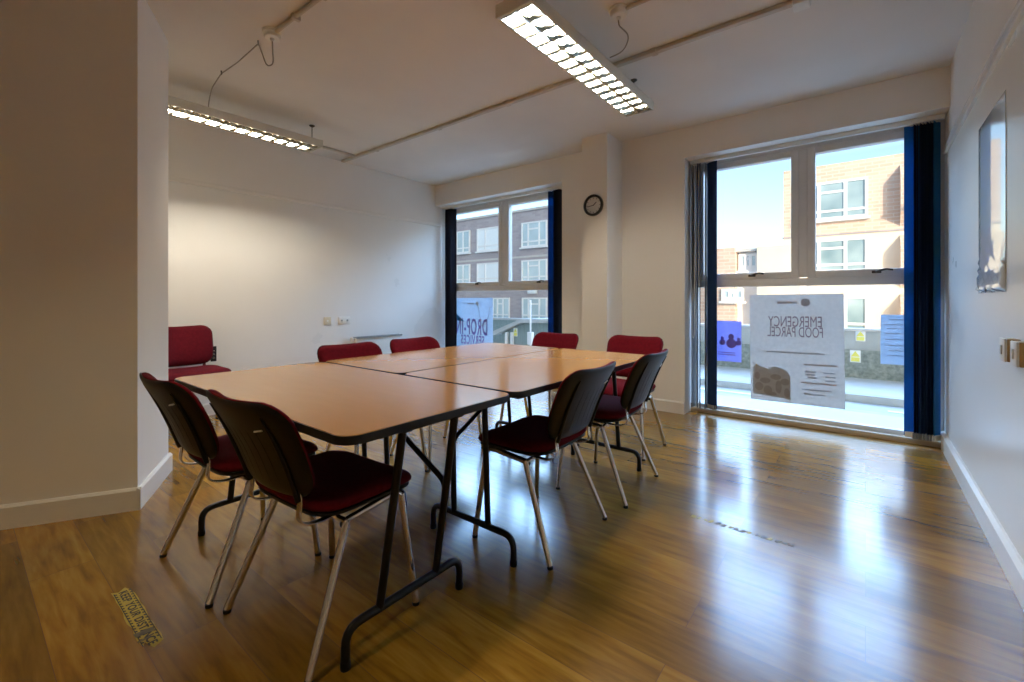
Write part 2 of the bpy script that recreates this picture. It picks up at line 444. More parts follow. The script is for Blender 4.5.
# ------------------------------------------------------------------ windows
def make_window(name, x0, x1):
    y0, y1 = YF - .035, YF + .035
    z0, z1 = .0, HEAD
    fr = MB()
    e = .055
    fr.box((x0, y0, z0), (x0 + e, y1, z1), .004); fr.box((x1 - e, y0, z0), (x1, y1, z1), .004)
    fr.box((x0 + e, y0, z1 - .05), (x1 - e, y1, z1), .004); fr.box((x0 + e, y0, z0), (x1 - e, y1, .075), .004)
    root = struct(fr.build(name, M['frame']))
    xm = (x0 + x1) / 2 + .02
    MB().box((xm - .032, y0 - .004, 1.30), (xm + .032, y1, z1 - .05), .004).build('mullion', M['frame'], root)
    MB().box((x0 + e, y0 - .004, 1.225), (x1 - e, y1, 1.292), .004).build('transom', M['frame'], root)
    MB().box((x0 + e, YF - .006, .075), (x1 - e, YF + .006, 1.225)).build('pane', M['glass'], root)
    for a, b in ((x0 + e, xm - .032), (xm + .032, x1 - e)):
        c = MB(); s = .058; ya, yb = YF - .048, YF + .03
        c.box((a, ya, 1.292), (a + s, yb, z1 - .05), .006); c.box((b - s, ya, 1.292), (b, yb, z1 - .05), .006)
        c.box((a + s, ya, z1 - .105), (b - s, yb, z1 - .05), .006); c.box((a + s, ya, 1.292), (b - s, yb, 1.352), .006)
        cs = c.build('casement', M['frame'], root)
        MB().box((a + s, YF - .006, 1.352), (b - s, YF + .006, z1 - .105)).build('pane', M['glass'], cs)
        xc = (a + b) / 2 + .06
        h = MB(); h.box((xc - .03, ya - .012, 1.315), (xc + .03, ya, 1.337), .004)
        h.tube([(xc, ya - .012, 1.326), (xc, ya - .034, 1.328), (xc + .06, ya - .036, 1.346), (xc + .10, ya - .036, 1.338)], .008, 8, round_at=.01)
        h.build('handle', M['hook'], cs)
    s = MB(); s.box((x0, YF - .10, 0), (x1, YF - .036, .042), .004)
    s.build('sill', M['sill'], root)
    return root
make_window('window_1', RW[0], RW[1])
make_window('window_2', LW[0], LW[1])

# ------------------------------------------------------------------ vertical blinds
YBL = YF - .125
def blind(name, label, x0, x1, slats, chain_x):
    root = thing(name, label, 'blind', ((x0 + x1) / 2, YBL, 0))
    ox = (x0 + x1) / 2
    hr = MB(); hr.box((x0 + .01 - ox, -.02, HEAD - .036), (x1 - .012 - ox, .02, HEAD - .0), .004)
    hr.build('headrail', M['white_plastic'], root)
    zt, zb = HEAD - .045, .065
    for (x, ang, mt, wd) in slats:
        b = MB(); n = 6; hw = wd / 2
        ca, sa = math.cos(ang), math.sin(ang)
        front = []; 
        for s in (-.0006, .0006):
            rowt, rowb = [], []
            for i in range(n + 1):
                t = -1 + 2 * i / n; u = t * hw; v = .007 * (1 - t * t) + s
                X, Yv = x - ox + u * ca - v * sa, u * sa + v * ca
                rowt.append(b.bm.verts.new((X, Yv, zt))); rowb.append(b.bm.verts.new((X, Yv, zb)))
            front.append((rowt, rowb))
        (t0, b0), (t1, b1) = front
        for i in range(n):
            b.bm.faces.new((t0[i], t0[i+1], b0[i+1], b0[i])); b.bm.faces.new((t1[i], b1[i], b1[i+1], t1[i+1]))
            b.bm.faces.new((t0[i], t1[i], t1[i+1], t0[i+1])); b.bm.faces.new((b0[i], b0[i+1], b1[i+1], b1[i]))
        b.bm.faces.new((t0[0], b0[0], b1[0], t1[0])); b.bm.faces.new((t0[n], t1[n], b1[n], b0[n]))
        so = b.build('slat', mt, root)
        wm = Matrix.Translation((x - ox, 0, 0)) @ Matrix.Rotation(ang, 4, 'Z')
        MB().box((-hw + .004, -.003, zb - .012), (hw - .004, .011, zb + .03), .002, mat=wm).build('bottom_weight', M['white_plastic'] if mt is M['blind'] else M['grille'], so)
        MB().box((-.006, -.004, zt - .004), (.006, .006, HEAD - .03), mat=wm).build('hanger', M['white_plastic'], so)
    c = MB(); pts = [(chain_x - ox, -.03, HEAD - .03), (chain_x - ox, -.034, 1.2), (chain_x - ox + .006, -.034, .75), (chain_x - ox + .02, -.034, .72), (chain_x - ox + .03, -.034, .8), (chain_x - ox + .026, -.03, HEAD - .03)]
    c.tube(pts, .0028, 6, round_at=.02); c.build('control_chain', M['white_plastic'], root)
    return root
R = math.radians
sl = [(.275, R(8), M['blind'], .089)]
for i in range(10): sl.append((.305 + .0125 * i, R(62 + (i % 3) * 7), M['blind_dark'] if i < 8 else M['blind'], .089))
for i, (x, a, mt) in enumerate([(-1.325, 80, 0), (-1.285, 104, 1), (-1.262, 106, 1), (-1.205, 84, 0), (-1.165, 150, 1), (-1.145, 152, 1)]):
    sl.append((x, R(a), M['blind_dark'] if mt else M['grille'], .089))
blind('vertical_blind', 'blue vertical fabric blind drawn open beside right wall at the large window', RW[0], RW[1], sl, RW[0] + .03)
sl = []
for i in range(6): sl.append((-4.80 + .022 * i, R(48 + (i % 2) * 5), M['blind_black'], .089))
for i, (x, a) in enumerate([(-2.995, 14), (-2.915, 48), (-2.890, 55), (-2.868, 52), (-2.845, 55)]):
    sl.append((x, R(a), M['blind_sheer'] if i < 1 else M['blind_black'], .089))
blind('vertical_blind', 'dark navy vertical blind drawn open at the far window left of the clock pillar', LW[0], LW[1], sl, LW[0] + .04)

# ------------------------------------------------------------------ chairs
def make_chair(fabric, bracket=False, name='stacking_chair'):
    root = thing(name, '', 'chair')
    # seat pad
    ol = path_outline(rounded_rect(.47, .405, .085, 8))
    def smap(a, b, n):
        y = b + .050
        z = .446 + n + .010 * (a / .235) ** 2 - .010 * max(0, (b - .08) / .13) ** 2 * 2.2 + .012 * max(0, (-b - .05) / .16) ** 2
        return (a, y, z)
    MB().pad(ol, lambda r: .033 * max(0, 1 - r ** 7) ** .5, lambda r: .026 * max(0, 1 - r ** 9) ** .5, smap).build('seat', fabric, root, angle=70)
    ol2 = path_outline(rounded_rect(.455, .39, .08, 8))
    def pmap(a, b, n):
        x, y, z = smap(a, b, 0); return (x, y, z - .020 + n)
    MB().pad(ol2, lambda r: .003, lambda r: .016 * max(0, 1 - r ** 5) ** .5 + .006, pmap).build('seat_pan', M['black_plastic'], root, angle=60)
    # backrest: pad in front, plastic shell behind
    hb = .335
    outl = []
    for a, b in rounded_rect(.46, hb, .075, 8):
        k = (b + hb / 2) / hb
        outl.append((a * (.90 + .10 * min(1, k * 1.6)), b))
    obk = path_outline(outl)
    lean = math.atan2(.128, .345)
    cl, sn = math.cos(lean), math.sin(lean)
    def bmap(a, b, n):
        c = .036 * (a / .23) ** 2            # wraps round the sitter
        bend = .018 * ((b + .05) / .17) ** 2 * (1 if b > -.05 else .3)
        nn = n + c
        y = -.228 - b * sn + nn * cl - bend
        z = .648 + b * cl + nn * sn
        return (a, y, z)
    MB().pad(obk, lambda r: .026 * max(0, 1 - r ** 7) ** .5, lambda r: .004, lambda a, b, n: bmap(a, b, n)).build('backrest', fabric, root, angle=70)
    shell = MB()
    shell.pad(path_outline([(a * 1.012, b * 1.012) for a, b in outl]), lambda r: .001, lambda r: .016 * max(0, 1 - r ** 9) ** .5, lambda a, b, n: bmap(a, b, n - .004))
    # raised channels over the back uprights
    for sx in (-1, 1):
        rows = [bmap(sx * (.150 + .012 * t), -.172 + .30 * t, -.021) for t in [i / 8 for i in range(9)]]
        shell.tube(rows, [.009, .009, .009, .009, .009, .008, .007, .005, .002], 8)
    for k in range(-2, 3):
        rows = [bmap(k * .045, -.12 + .20 * t, -.0195) for t in [i / 5 for i in range(6)]]
        shell.tube(rows, [.0005, .0012, .0012, .0012, .0012, .0005], 6)
    sh = shell.build('back_shell', M['black_plastic'], root, angle=60)
    bd = MB()
    bd.tube([bmap(.095, .075, -.0215), bmap(.135, .082, -.0215)], .003, 8)
    bd.build('maker_badge', M['white_plastic'], sh)
    # chrome frame
    for sx in (-1, 1):
        fl = MB(); fl.tube([(sx * .257, .205, .012), (sx * .217, .168, .404)], .0125, 12)
        o = fl.build('leg', M['chrome'], root)
        MB().lathe([(0, 0), (.0126, 0), (.0132, .003), (.0131, .009), (.0126, .012), (0, .012)], 14, Matrix.Translation((sx * .257, .205, 0))).build('foot_cap', M['black_plastic'], o)
        rl = MB(); rl.tube([(sx * .257, -.205, .012), (sx * .208, -.045, .391)], .0125, 12)
        o = rl.build('leg', M['chrome'], root)
        MB().lathe([(0, 0), (.0126, 0), (.0132, .003), (.0131, .009), (.0126, .012), (0, .012)], 14, Matrix.Translation((sx * .257, -.205, 0))).build('foot_cap', M['black_plastic'], o)
        rail = MB(); rail.tube([(sx * .217, .168, .396), (sx * .215, .150, .412), (sx * .213, .118, .412), (sx * .208, -.050, .391)], .0125, 12, round_at=.02)
        ro = rail.build('seat_rail', M['chrome'], root)
        kn = MB(); kn.lathe([(0, -.014), (.010, -.014), (.013, -.008), (.013, .008), (.010, .014), (0, .014)], 14, Matrix.Translation((sx * .195, -.045, .374)) @ Matrix.Rotation(PI/2, 4, 'Y'))
        kn.build('stacking_buffer', M['black_plastic'], ro)
        # flat steel upright from under the seat up behind the backrest
        p0 = Vector(bmap(sx * .150, -.10, -.010)); p1 = Vector(bmap(sx * .150, -.168, -.010))
        up = MB(); up.tube([(sx * .150, .03, .402), (sx * .150, -.125, .396), (sx * .150, -.178, .418), tuple(p1), tuple(p0)], 0, 12, round_at=.045, flat=(.024, .006))
        up.build('back_upright', M['chrome'], root)
    for y, z in ((.10, .408), (-.05, .392)):
        MB().tube([(-.21, y, z), (.21, y, z)], .009, 10).build('crossbar', M['chrome'], root)
    if bracket:
        for sx in (-1, 1):
            b = MB().box((sx * .225 - .022, -.195, .50), (sx * .225 + .022, -.184, .63), .004).build('arm_bracket', M['black_metal'], root)
            for z in (.53, .56, .59): MB().lathe([(0, 0), (.008, 0), (.008, .004), (0, .005)], 12, Matrix.Translation((sx * .225, -.1845, z)) @ Matrix.Rotation(-PI/2, 4, 'X')).build('bolt', M['chrome'], b)
    return root

chair0 = make_chair(M['fabric'])
GC = 'burgundy chairs around the tables'
spots = [
    (-1.518, .828, 3.5, 'burgundy black-backed chair closest to the viewer, its seat half under the front table'),
    (-2.105, .779, 1.0, 'burgundy black-backed chair at the front table, next to the slanted white partition'),
    (-1.223, 1.779, 91.5, 'burgundy black-backed chair on the right where the front and back tables meet'),
    (-1.213, 2.470, 93.0, 'burgundy black-backed chair facing left, right of the tables, nearer the big window'),
    (-1.448, 3.160, 180.0, 'burgundy chair at the far table end, front to the viewer, nearer the big window'),
    (-2.130, 3.050, 180.0, 'burgundy chair at the far table end, in front of the far window and pillar'),
    (-2.410, 1.645, -90.0, 'burgundy chair on the left of the tables, just below the wall sockets'),
    (-2.430, 2.200, -90.0, 'burgundy chair on the left of the tables, nearest the far window and radiator'),
]
for i, (x, y, a, lab) in enumerate(spots):
    c = chair0 if i == 0 else copy_tree(chair0)
    c.location = (x, y, 0); c.rotation_euler = (0, 0, R(a)); c['label'] = lab; c['group'] = GC
side = make_chair(M['bench_fabric'], True, 'stacking_chair')
side.location = (-4.50, 1.27, 0); side.rotation_euler = (0, 0, R(-90)); side.scale = (1.07, 1.07, 1.07)
side['label'] = 'dark burgundy chair alone against the left wall, partly behind the partition corner'

# ------------------------------------------------------------------ folding tables (long side along local X)
TH = .748
def make_table(label, cx, cy, L, W, rz, frames, group):
    """frames: (x at top, x at floor, brace direction, half leg spread, half foot spread, y shift)"""
    root = thing('folding_table', label, 'table', (cx, cy, 0), rz, group)
    top = MB().prism(rounded_rect(L - .007, W - .007, .052, 8), TH - .006, TH).build('tabletop', M['table_top'], root, smooth=False)
    MB().prism(rounded_rect(L, W, .055, 8), TH - .025, TH - .0015, .002).build('edge_band', M['black_metal'], root)
    for sy in (-1, 1):
        y = sy * (W / 2 - .065)
        MB().box((-L/2 + .08, y - .012, TH - .047), (L/2 - .08, y + .012, TH - .025), .003).build('side_rail', M['black_metal'], root)
    for (xt, xb, bd, hl, hf, ys) in frames:
        zb = .118
        for sy in (-1, 1):
            lg = MB(); lg.tube([(xt, ys + sy * hl * .93, TH - .030), (xb, ys + sy * hl, zb)], .0135, 12)
            lg.box((xt - .020, ys + sy * hl * .93 - .020, TH - .050), (xt + .020, ys + sy * hl * .93 + .020, TH - .0245), .003)
            lo = lg.build('leg', M['black_metal'], root)
            if sy < 0: continue
            f = (TH - .035 - .42) / (TH - .035 - zb); xm = xt + (xb - xt) * f
            br = MB(); ym = ys + sy * hl
            br.tube([(xm, ym, .40), (xm + bd * .012, ym, .46), (xm + bd * .42, ys + sy * hl * .75, TH - .045), (xm + bd * .46, ys + sy * hl * .75, TH - .030)], .010, 10, round_at=.06)
            br.build('brace', M['black_metal'], root)
        fb = MB()
        fb.tube([(xb, ys - hf, .010), (xb, ys - hf, zb), (xb, ys + hf, zb), (xb, ys + hf, .010)], .0135, 12, round_at=.10)
        fo = fb.build('foot_bar', M['black_metal'], root)
        for sy in (-1, 1):
            MB().lathe([(0, 0), (.0145, 0), (.0155, .004), (.0152, .020), (.0138, .023), (0, .023)], 14, Matrix.Translation((xb, ys + sy * hf, 0))).build('foot_cap', M['black_plastic'], fo)
        cb = MB(); cb.tube([(xt, ys - hl * .9, TH - .043), (xt, ys + hl * .9, TH - .043)], .010, 10)
        cb.build('cross_tube', M['black_metal'], root)
    return root
GT = 'folding tables pushed together'
L1 = 1.425
make_table('beech-topped black folding table in front, two black chair backs at its long side', -1.746, .972, L1, .700, 0,
           [(.64, .53, -1, .118, .238, 0), (-.555, -.690, 1, .118, .238, 0)], GT)
make_table('beech-topped black folding table behind on the right, two chairs along its right side', -1.389, 2.060, 1.445, .705, R(90),
           [(-.625, -.608, 1, .105, .246, 0), (.63, .70, -1, .105, .246, 0)], GT)
make_table('beech-topped black folding table behind on the left, two chairs along its left side', -2.102, 2.060, 1.445, .705, R(90),
           [(-.625, -.608, 1, .105, .246, 0), (.63, .70, -1, .105, .246, 0)], GT)

# ------------------------------------------------------------------ ceiling lights with louvres
def make_light(label, xc, y0, y1, zb, hooks, group, tube='tube'):
    root = thing('louvre_light', label, 'ceiling light', (xc, (y0 + y1) / 2, zb), 0, group)
    L = y1 - y0; W = .215; Hh = .068; hl = L / 2; hw = W / 2
    h = MB()
    h.box((-hw, -hl, Hh - .006), (hw, hl, Hh), .001)
    for sx in (-1, 1): h.box((sx * hw - .004, -hl, .0), (sx * hw + .004, hl, Hh - .004), .001)
    h.build('housing', M['lamp_body'], root)
    for sy in (-1, 1):
        MB().box((-hw - .006, sy * hl - .010, -.002), (hw + .006, sy * hl + .010, Hh + .002), .005).build('end_cap', M['lamp_body'], root)
    lv = MB()
    def vee(p, q, w0, w1, z0, z1):
        p, q = Vector((*p, 0)), Vector((*q, 0)); d = (q - p).normalized(); nn = Vector((-d.y, d.x, 0))
        sec = [(-w0, z0), (w0, z0), (w1, z1), (-w1, z1)]
        e0 = [lv.bm.verts.new(p + nn * o + Vector((0, 0, z))) for o, z in sec]; e1 = [lv.bm.verts.new(q + nn * o + Vector((0, 0, z))) for o, z in sec]
        for i in range(4): lv.bm.faces.new((e0[i], e0[(i+1) % 4], e1[(i+1) % 4], e1[i]))
        lv.bm.faces.new(e0[::-1]); lv.bm.faces.new(e1)
    vee((0, -hl + .01), (0, hl - .01), .004, .011, .003, .034)
    n = 14
    for i in range(n + 1):
        y = -hl + .022 + (L - .044) * i / n
        vee((-hw + .004, y), (hw - .004, y), .002, .008, .003, .028)
    for sx in (-1, 1): lv.box((sx * (hw - .008) - .003, -hl + .01, .003), (sx * (hw - .008) + .003, hl - .01, .036))
    lv.build('louvre', M['louvre'], root, smooth=False)
    for sx in (-1, 1):
        MB().tube([(sx * .055, -hl + .03, .049), (sx * .055, hl - .03, .049)], .011, 12).build('tube', M[tube], root)
    zc = CEIL - zb
    for yy in hooks:
        s = MB(); y = yy - (y0 + y1) / 2
        s.tube([(0, y, Hh), (0, y, zc - .006)], .0035, 8)
        s.tube([(0, y - .012, Hh + .002), (0, y - .012, Hh + .02), (0, y + .012, Hh + .02), (0, y + .012, Hh + .002)], .003, 8, round_at=.008)
        so = s.build('suspension_chain', M['hook'], root)
        p = MB(); p.lathe([(0, 0), (.026, 0), (.026, -.004), (.012, -.014), (0, -.016)], 20, Matrix.Translation((0, y, zc)))
        p.build('ceiling_plate', M['hook'], so)
    return root
ZL = 2.54
make_light('lit louvred twin-tube ceiling light hanging over the tables, larger of the two in view', -1.372, 1.745, 3.315, ZL, (1.95, 3.21), 'louvred ceiling lights')
make_light('lit louvred twin-tube ceiling light near the left wall, its near end hidden by the partition', -4.13, .62, 2.185, ZL, (.82, 2.145), 'louvred ceiling lights')

make_light('louvred twin-tube ceiling light behind the viewer, over the near end of the room', -1.372, -1.60, -.03, ZL, (-1.4, -.25), 'louvred ceiling lights', 'dim_tube')

# trunking, boxes, cables on the ceiling
t = MB(); t.box((-4.87, 2.885, CEIL - .026), (-.31, 2.925, CEIL), .004)
for x in (-4.2, -3.2, -2.35, -1.1): t.box((x - .02, 2.878, CEIL - .030), (x + .02, 2.932, CEIL), .004)
tag(t.build('cable_trunking', M['trunk']), 'long beige trunking across the ceiling from the left wall past both lights', 'trunking')
t = MB(); t.box((-.315, 2.86, CEIL - .05), (-.235, 2.95, CEIL), .006); t.box((-.235, 2.89, CEIL - .028), (-.12, 2.92, CEIL), .004)
tag(t.build('ceiling_junction_box', M['white_plastic']), 'small white box ending the long ceiling trunking, upper right of the room', 'junction box')
t = MB(); t.box((-4.60, 2.20, CEIL - .022), (-4.565, 2.884, CEIL), .004)
tag(t.build('cable_trunking', M['trunk']), 'short trunking on the ceiling beside the end of the left light', 'trunking')
t = MB(); t.tube([(-2.83, 1.245, CEIL - .013), (-1.9, 1.262, CEIL - .013)], .013, 12)
for x in (-2.6, -2.3): t.box((x - .012, 1.228, CEIL - .03), (x + .012, 1.278, CEIL), .003)
tag(t.build('cable_conduit', M['trunk']), 'short round conduit on the ceiling at the top left, leading to a round box', 'conduit')
def rose(label, x, y):
    root = thing('ceiling_junction_box', label, 'junction box', (x, y, CEIL - .045))
    MB().lathe([(0, 0), (.040, 0), (.047, .006), (.048, .030), (.056, .036), (.056, .045), (0, .045)], 28).build('box_body', M['white_plastic'], root)
    MB().lathe([(0, -.016), (.010, -.016), (.012, -.004), (.014, 0), (0, 0)], 14).build('cable_gland', M['white_plastic'], root)
    return root
rose('round white ceiling box at the top left feeding the left light', -2.874, 1.24)
rose('round white ceiling box above the larger light with a hanging flex', -1.106, 2.375)
t = MB(); t.tube([(-1.06, 2.375, CEIL - .012), (-.45, 2.375, CEIL - .012)], .012, 12)
tag(t.build('cable_conduit', M['trunk']), 'short round conduit leaving the round box above the larger light', 'conduit')
c = MB(); c.tube([(-1.106, 2.375, CEIL - .062), (-1.106, 2.38, CEIL - .09), (-1.09, 2.50, ZL + .12), (-1.16, 2.56, ZL + .078), (-1.25, 2.56, ZL + .072)], .004, 8, round_at=.05)
tag(c.build('hanging_cable', M['cable']), 'thin white flex hanging down to the top of the larger light', 'cable')
hk = [(-3.045, 1.227), (-3.655, 1.223)]
c = MB(); c.tube([(-2.874, 1.24, CEIL - .062), (-2.88, 1.25, CEIL - .20), (-2.95, 1.24, CEIL - .19), (-3.035, 1.227, CEIL - .025), (-3.045, 1.227, CEIL - .022), (-3.35, 1.225, CEIL - .035), (-3.645, 1.223, CEIL - .022), (-3.66, 1.223, CEIL - .022), (-3.90, 1.24, CEIL - .05), (-4.04, 1.265, ZL + .11), (-4.05, 1.265, ZL + .072)], .004, 8, round_at=.05)
tag(c.build('hanging_cable', M['cable']), 'thin flex looping along ceiling hooks to the left light', 'cable')
for i, (x, y) in enumerate(hk):
    h = MB(); h.tube([(x, y, CEIL), (x, y, CEIL - .012), (x + .01, y, CEIL - .026), (x, y, CEIL - .034), (x - .01, y, CEIL - .026)], .004, 8)
    tag(h.build('cable_hook', M['hook']), ['small black ceiling hook holding the flex, close to the round box', 'small black ceiling hook holding the flex above the left light'][i], 'hook', 'flex hooks')

# ------------------------------------------------------------------ clock on the pillar
ck = at(594, 205.5, PY)
root = thing('wall_clock', 'round black-rimmed white wall clock high on the pillar between the windows', 'clock', (ck.x, PY, ck.z))
fm = Matrix.Rotation(PI/2, 4, 'X')
MB().lathe([(0, 0), (.106, 0), (.108, .006), (.108, .024), (.100, .032), (.088, .032), (.083, .020), (.083, .010), (0, .010)], 48, fm).build('rim', M['clock_rim'], root)
face = MB().lathe([(0, .011), (.083, .011), (.083, .012), (0, .012)], 40, fm).build('dial', M['clock_face'], root)
tk = MB()
for i in range(12):
    rot = Matrix.Rotation(i * PI / 6, 4, 'Y')
    tk.box((-.0025, -.0135, .066), (.0025, -.012, .078), mat=rot)
tk.build('hour_marks', M['ink'], face, smooth=False)
for nm, ln, an, wd in (('hour_hand', .045, R(50), .004), ('minute_hand', .066, R(262), .003)):
    MB().box((-wd, -.016, -.008), (wd, -.0145, ln), mat=Matrix.Rotation(an, 4, 'Y')).build(nm, M['ink'], root, smooth=False)

# ------------------------------------------------------------------ left wall: sockets, radiator
def plate(name, label, y, z, w, h, x=XL + .006, cat='socket', double=False):
    root = thing(name, label, cat, (x, y, z))
    MB().box((0, -w/2, -h/2), (.010, w/2, h/2), .003).build('face_plate', M['white_plastic'] if double else M['cream_plastic'], root)
    d = MB()
    for cy in ((-w/4, w/4) if double else (0,)):
        d.box((.0095, cy - .012, -.010), (.0115, cy + .012, .012), .001)
        for q in (-.008, .008): d.box((.0095, cy + q - .003, -.024), (.0108, cy + q + .003, -.018))
    d.build('rocker', M['grille'] if double else M['white_plastic'], root, smooth=False)
    return root
plate('wall_socket', 'small square cream plate on the left wall, left of the double socket', 2.735, .856, .088, .088)
plate('wall_socket', 'white double socket on the left wall, right of the small square plate', 2.95, .853, .147, .088, double=True)
rad = thing('radiator', 'low white panel radiator with grey top grille on the left wall behind the red chairs', 'radiator', (XL + .006, 3.39, 0))
MB().box((.035, -.335, .14), (.085, .335, .635), .008).build('panel', M['radiator'], rad)
g = MB()
for i in range(22): g.box((.038, -.325 + i * .030, .632), (.10, -.325 + i * .030 + .018, .646))
g.box((.030, -.338, .630), (.038, .338, .650), .001); g.box((.098, -.338, .630), (.106, .338, .650), .001)
g.build('top_grille', M['grille'], rad, smooth=False)
br = MB()
for y in (-.22, .22): br.box((0, y - .02, .2), (.036, y + .02, .55), .002)
br.build('wall_bracket', M['radiator'], rad)
v = MB(); v.tube([(.06, -.335, .60), (.06, -.375, .60), (.06, -.375, .0)], .009, 10, round_at=.02)
v.lathe([(0, 0), (.016, 0), (.019, .01), (.017, .05), (.010, .056), (0, .056)], 16, Matrix.Translation((.06, -.375, .595)))
v.build('valve', M['white_plastic'], rad)

# ------------------------------------------------------------------ right wall: switches, laminated sheet
def switch(label, y, z):
    root = thing('light_switch', label, 'switch', (XR - .006, y, z))
    MB().box((-.036, -.043, -.045), (0, .043, .045), .004).build('back_box', M['brass'], root)
    f = MB(); f.box((-.044, -.043, -.045), (-.036, .043, .045), .003); f.build('face_plate', M['white_plastic'], root)
    k = MB(); k.box((-.049, -.012, -.018), (-.043, .012, .018), .002); k.build('rocker', M['frame'], root)
    return root
switch('white surface-mounted switch on the right wall, farther of the pair', 2.575, .905)
switch('white surface-mounted switch on the right wall, nearer of the pair', 2.40, .905)
ps = MB()
nu, nv = 16, 44; y0, y1, z0, z1 = 2.76, 3.33, 1.135, 1.985
grid = {}
for j in range(nv + 1):
    for i in range(nu + 1):
        y = y0 + (y1 - y0) * i / nu; z = z0 + (z1 - z0) * j / nv
        t = max(0, 1 - j / (nv * .28))
        bul = .003 + t * .010 * (abs(math.sin(i * 1.9 + j * 1.3)) + abs(math.sin(j * 1.7 - i * .8)))
        if i == 0 or i == nu or j == 0 or j == nv: bul = .002
        for s, q in ((0, 0.0), (1, bul)):
            grid[i, j, s] = ps.bm.verts.new((XR - .0065 - q, y, z))
for j in range(nv):
    for i in range(nu):
        ps.bm.faces.new((grid[i, j, 1], grid[i+1, j, 1], grid[i+1, j+1, 1], grid[i, j+1, 1]))
        ps.bm.faces.new((grid[i, j, 0], grid[i, j+1, 0], grid[i+1, j+1, 0], grid[i+1, j, 0]))
for i in range(nu):
    ps.bm.faces.new((grid[i, 0, 0], grid[i+1, 0, 0], grid[i+1, 0, 1], grid[i, 0, 1])); ps.bm.faces.new((grid[i, nv, 0], grid[i, nv, 1], grid[i+1, nv, 1], grid[i+1, nv, 0]))
for j in range(nv):
    ps.bm.faces.new((grid[0, j, 0], grid[0, j, 1], grid[0, j+1, 1], grid[0, j+1, 0])); ps.bm.faces.new((grid[nu, j, 0], grid[nu, j+1, 0], grid[nu, j+1, 1], grid[nu, j, 1]))
tag(ps.build('laminated_poster', M['laminate'], angle=80), 'shiny plastic-covered sheet on the right wall, crumpled at its lower edge', 'poster')

# ------------------------------------------------------------------ posters taped inside the glass (their printed side faces the street)
YG = YF - .0065
def poster(name, label, u0, v0, u1, v1, mat, tilt=0, group=None):
    a, b = at(u0, v0, YG), at(u1, v1, YG)
    w, h = abs(b.x - a.x), abs(a.z - b.z)
    root = thing(name, label, 'poster', ((a.x + b.x) / 2, YG, (a.z + b.z) / 2), 0, group)
    root.rotation_euler = (0, tilt, 0)
    MB().box((-w/2, -.0012, -h/2), (w/2, -.0002, h/2)).build('sheet', mat, root, smooth=False)
    return root, w, h
MIR = (PI/2, 0, PI)
p, w, h = poster('window_poster', 'large pale poster on the lower pane of the big window, reversed EMERGENCY FOOD PARCEL lettering', 750.2, 294.6, 844.6, 409.8, M['poster'], R(-.6))
F = -.0016
text_mesh('headline', 'EMERGENCY', .135, M['print_pink'], p, (0, F, h * .245), MIR, sx=.53)
text_mesh('headline', 'FOOD PARCEL', .128, M['print_pink'], p, (0, F, h * .15), MIR, sx=.50)
MB().box((-.13, F - .0002, h * .425 - .010), (.02, F + .0002, h * .425 + .010)).build('print_line', M['print_grey'], p, smooth=False)
MB().lathe([(0, -.0002), (.036, -.0002), (.036, .0002), (0, .0002)], 28, Matrix.Translation((.085, F, h * .425)) @ Matrix.Rotation(PI/2, 4, 'X')).build('logo_disc', M['print_grey'], p)
ph = MB()
ph.prism([(-w*.47, -h*.44), (-w*.05, -h*.47), (-w*.05, -h*.25), (-w*.10, -h*.20), (-w*.22, -h*.17), (-w*.30, -h*.20), (-w*.44, -h*.16), (-w*.47, -h*.20)], 0, .0004, mat=Matrix.Translation((0, F, 0)) @ Matrix.Rotation(PI/2, 4, 'X'))
pic = ph.build('photo_print', M['print_tan'], p, smooth=False)
random.seed(3)
fd = MB()
for (x, z, rx, rz) in [(-.40, -.37, .05, .045), (-.33, -.31, .06, .03), (-.30, -.40, .05, .05), (-.21, -.27, .06, .03), (-.18, -.36, .035, .07), (-.11, -.31, .05, .035), (-.09, -.41, .03, .05), (-.42, -.27, .03, .04), (-.25, -.43, .05, .02)]:
    fd.lathe([(0, -.0003), (.7, -.0003), (.7, .0003), (0, .0003)], 16, Matrix.Translation((x * w, F - .0006, z * h)) @ Matrix.Diagonal((rx, 1, rz * h / w * .9, 1)) @ Matrix.Rotation(PI/2, 4, 'X'))
fd.build('food_shapes', M['print_brown'], pic)
for z, x, ww, mt in ((-.035, 0, .62, 'print_grey'), (-.135, .26, .34, 'print_orange'), (-.20, .16, .12, 'print_grey'), (-.225, .16, .10, 'print_grey'), (-.25, .18, .10, 'print_grey'), (-.20, .35, .12, 'print_grey'), (-.235, .36, .10, 'print_grey'), (-.27, .36, .10, 'print_grey'), (-.30, .24, .36, 'print_orange'), (-.36, .22, .30, 'print_grey'), (-.40, .20, .22, 'print_grey')):
    MB().box(((x - ww/2) * w, F - .0002, z * h - .006), ((x + ww/2) * w, F + .0002, z * h + .006)).build('print_line', M[mt], p, smooth=False)
p, w, h = poster('window_poster', 'lilac poster on the big window beside the left blind slats, small figures printed', 712, 320.5, 741.5, 362.5, M['poster_blue'])
fg = MB()
for x, s in ((.16, 1.0), (-.14, .62), (.40, .55)):
    fg.lathe([(0, -.0002), (.026 * s, -.0002), (.026 * s, .0002), (0, .0002)], 16, Matrix.Translation((x * w, F, .045 * s + .0)) @ Matrix.Rotation(PI/2, 4, 'X'))
    fg.lathe([(0, -.0002), (.046 * s, -.0002), (.046 * s, .0002), (0, .0002)], 20, Matrix.Translation((x * w, F, -.02 * s)) @ Matrix.Rotation(PI/2, 4, 'X'))
fg.build('printed_figures', M['print_purple'], p)
for z in (-.28, -.33): MB().box((-.3 * w, F - .0002, z * h - .004), (.3 * w, F + .0002, z * h + .004)).build('print_line', M['print_purple'], p, smooth=False)
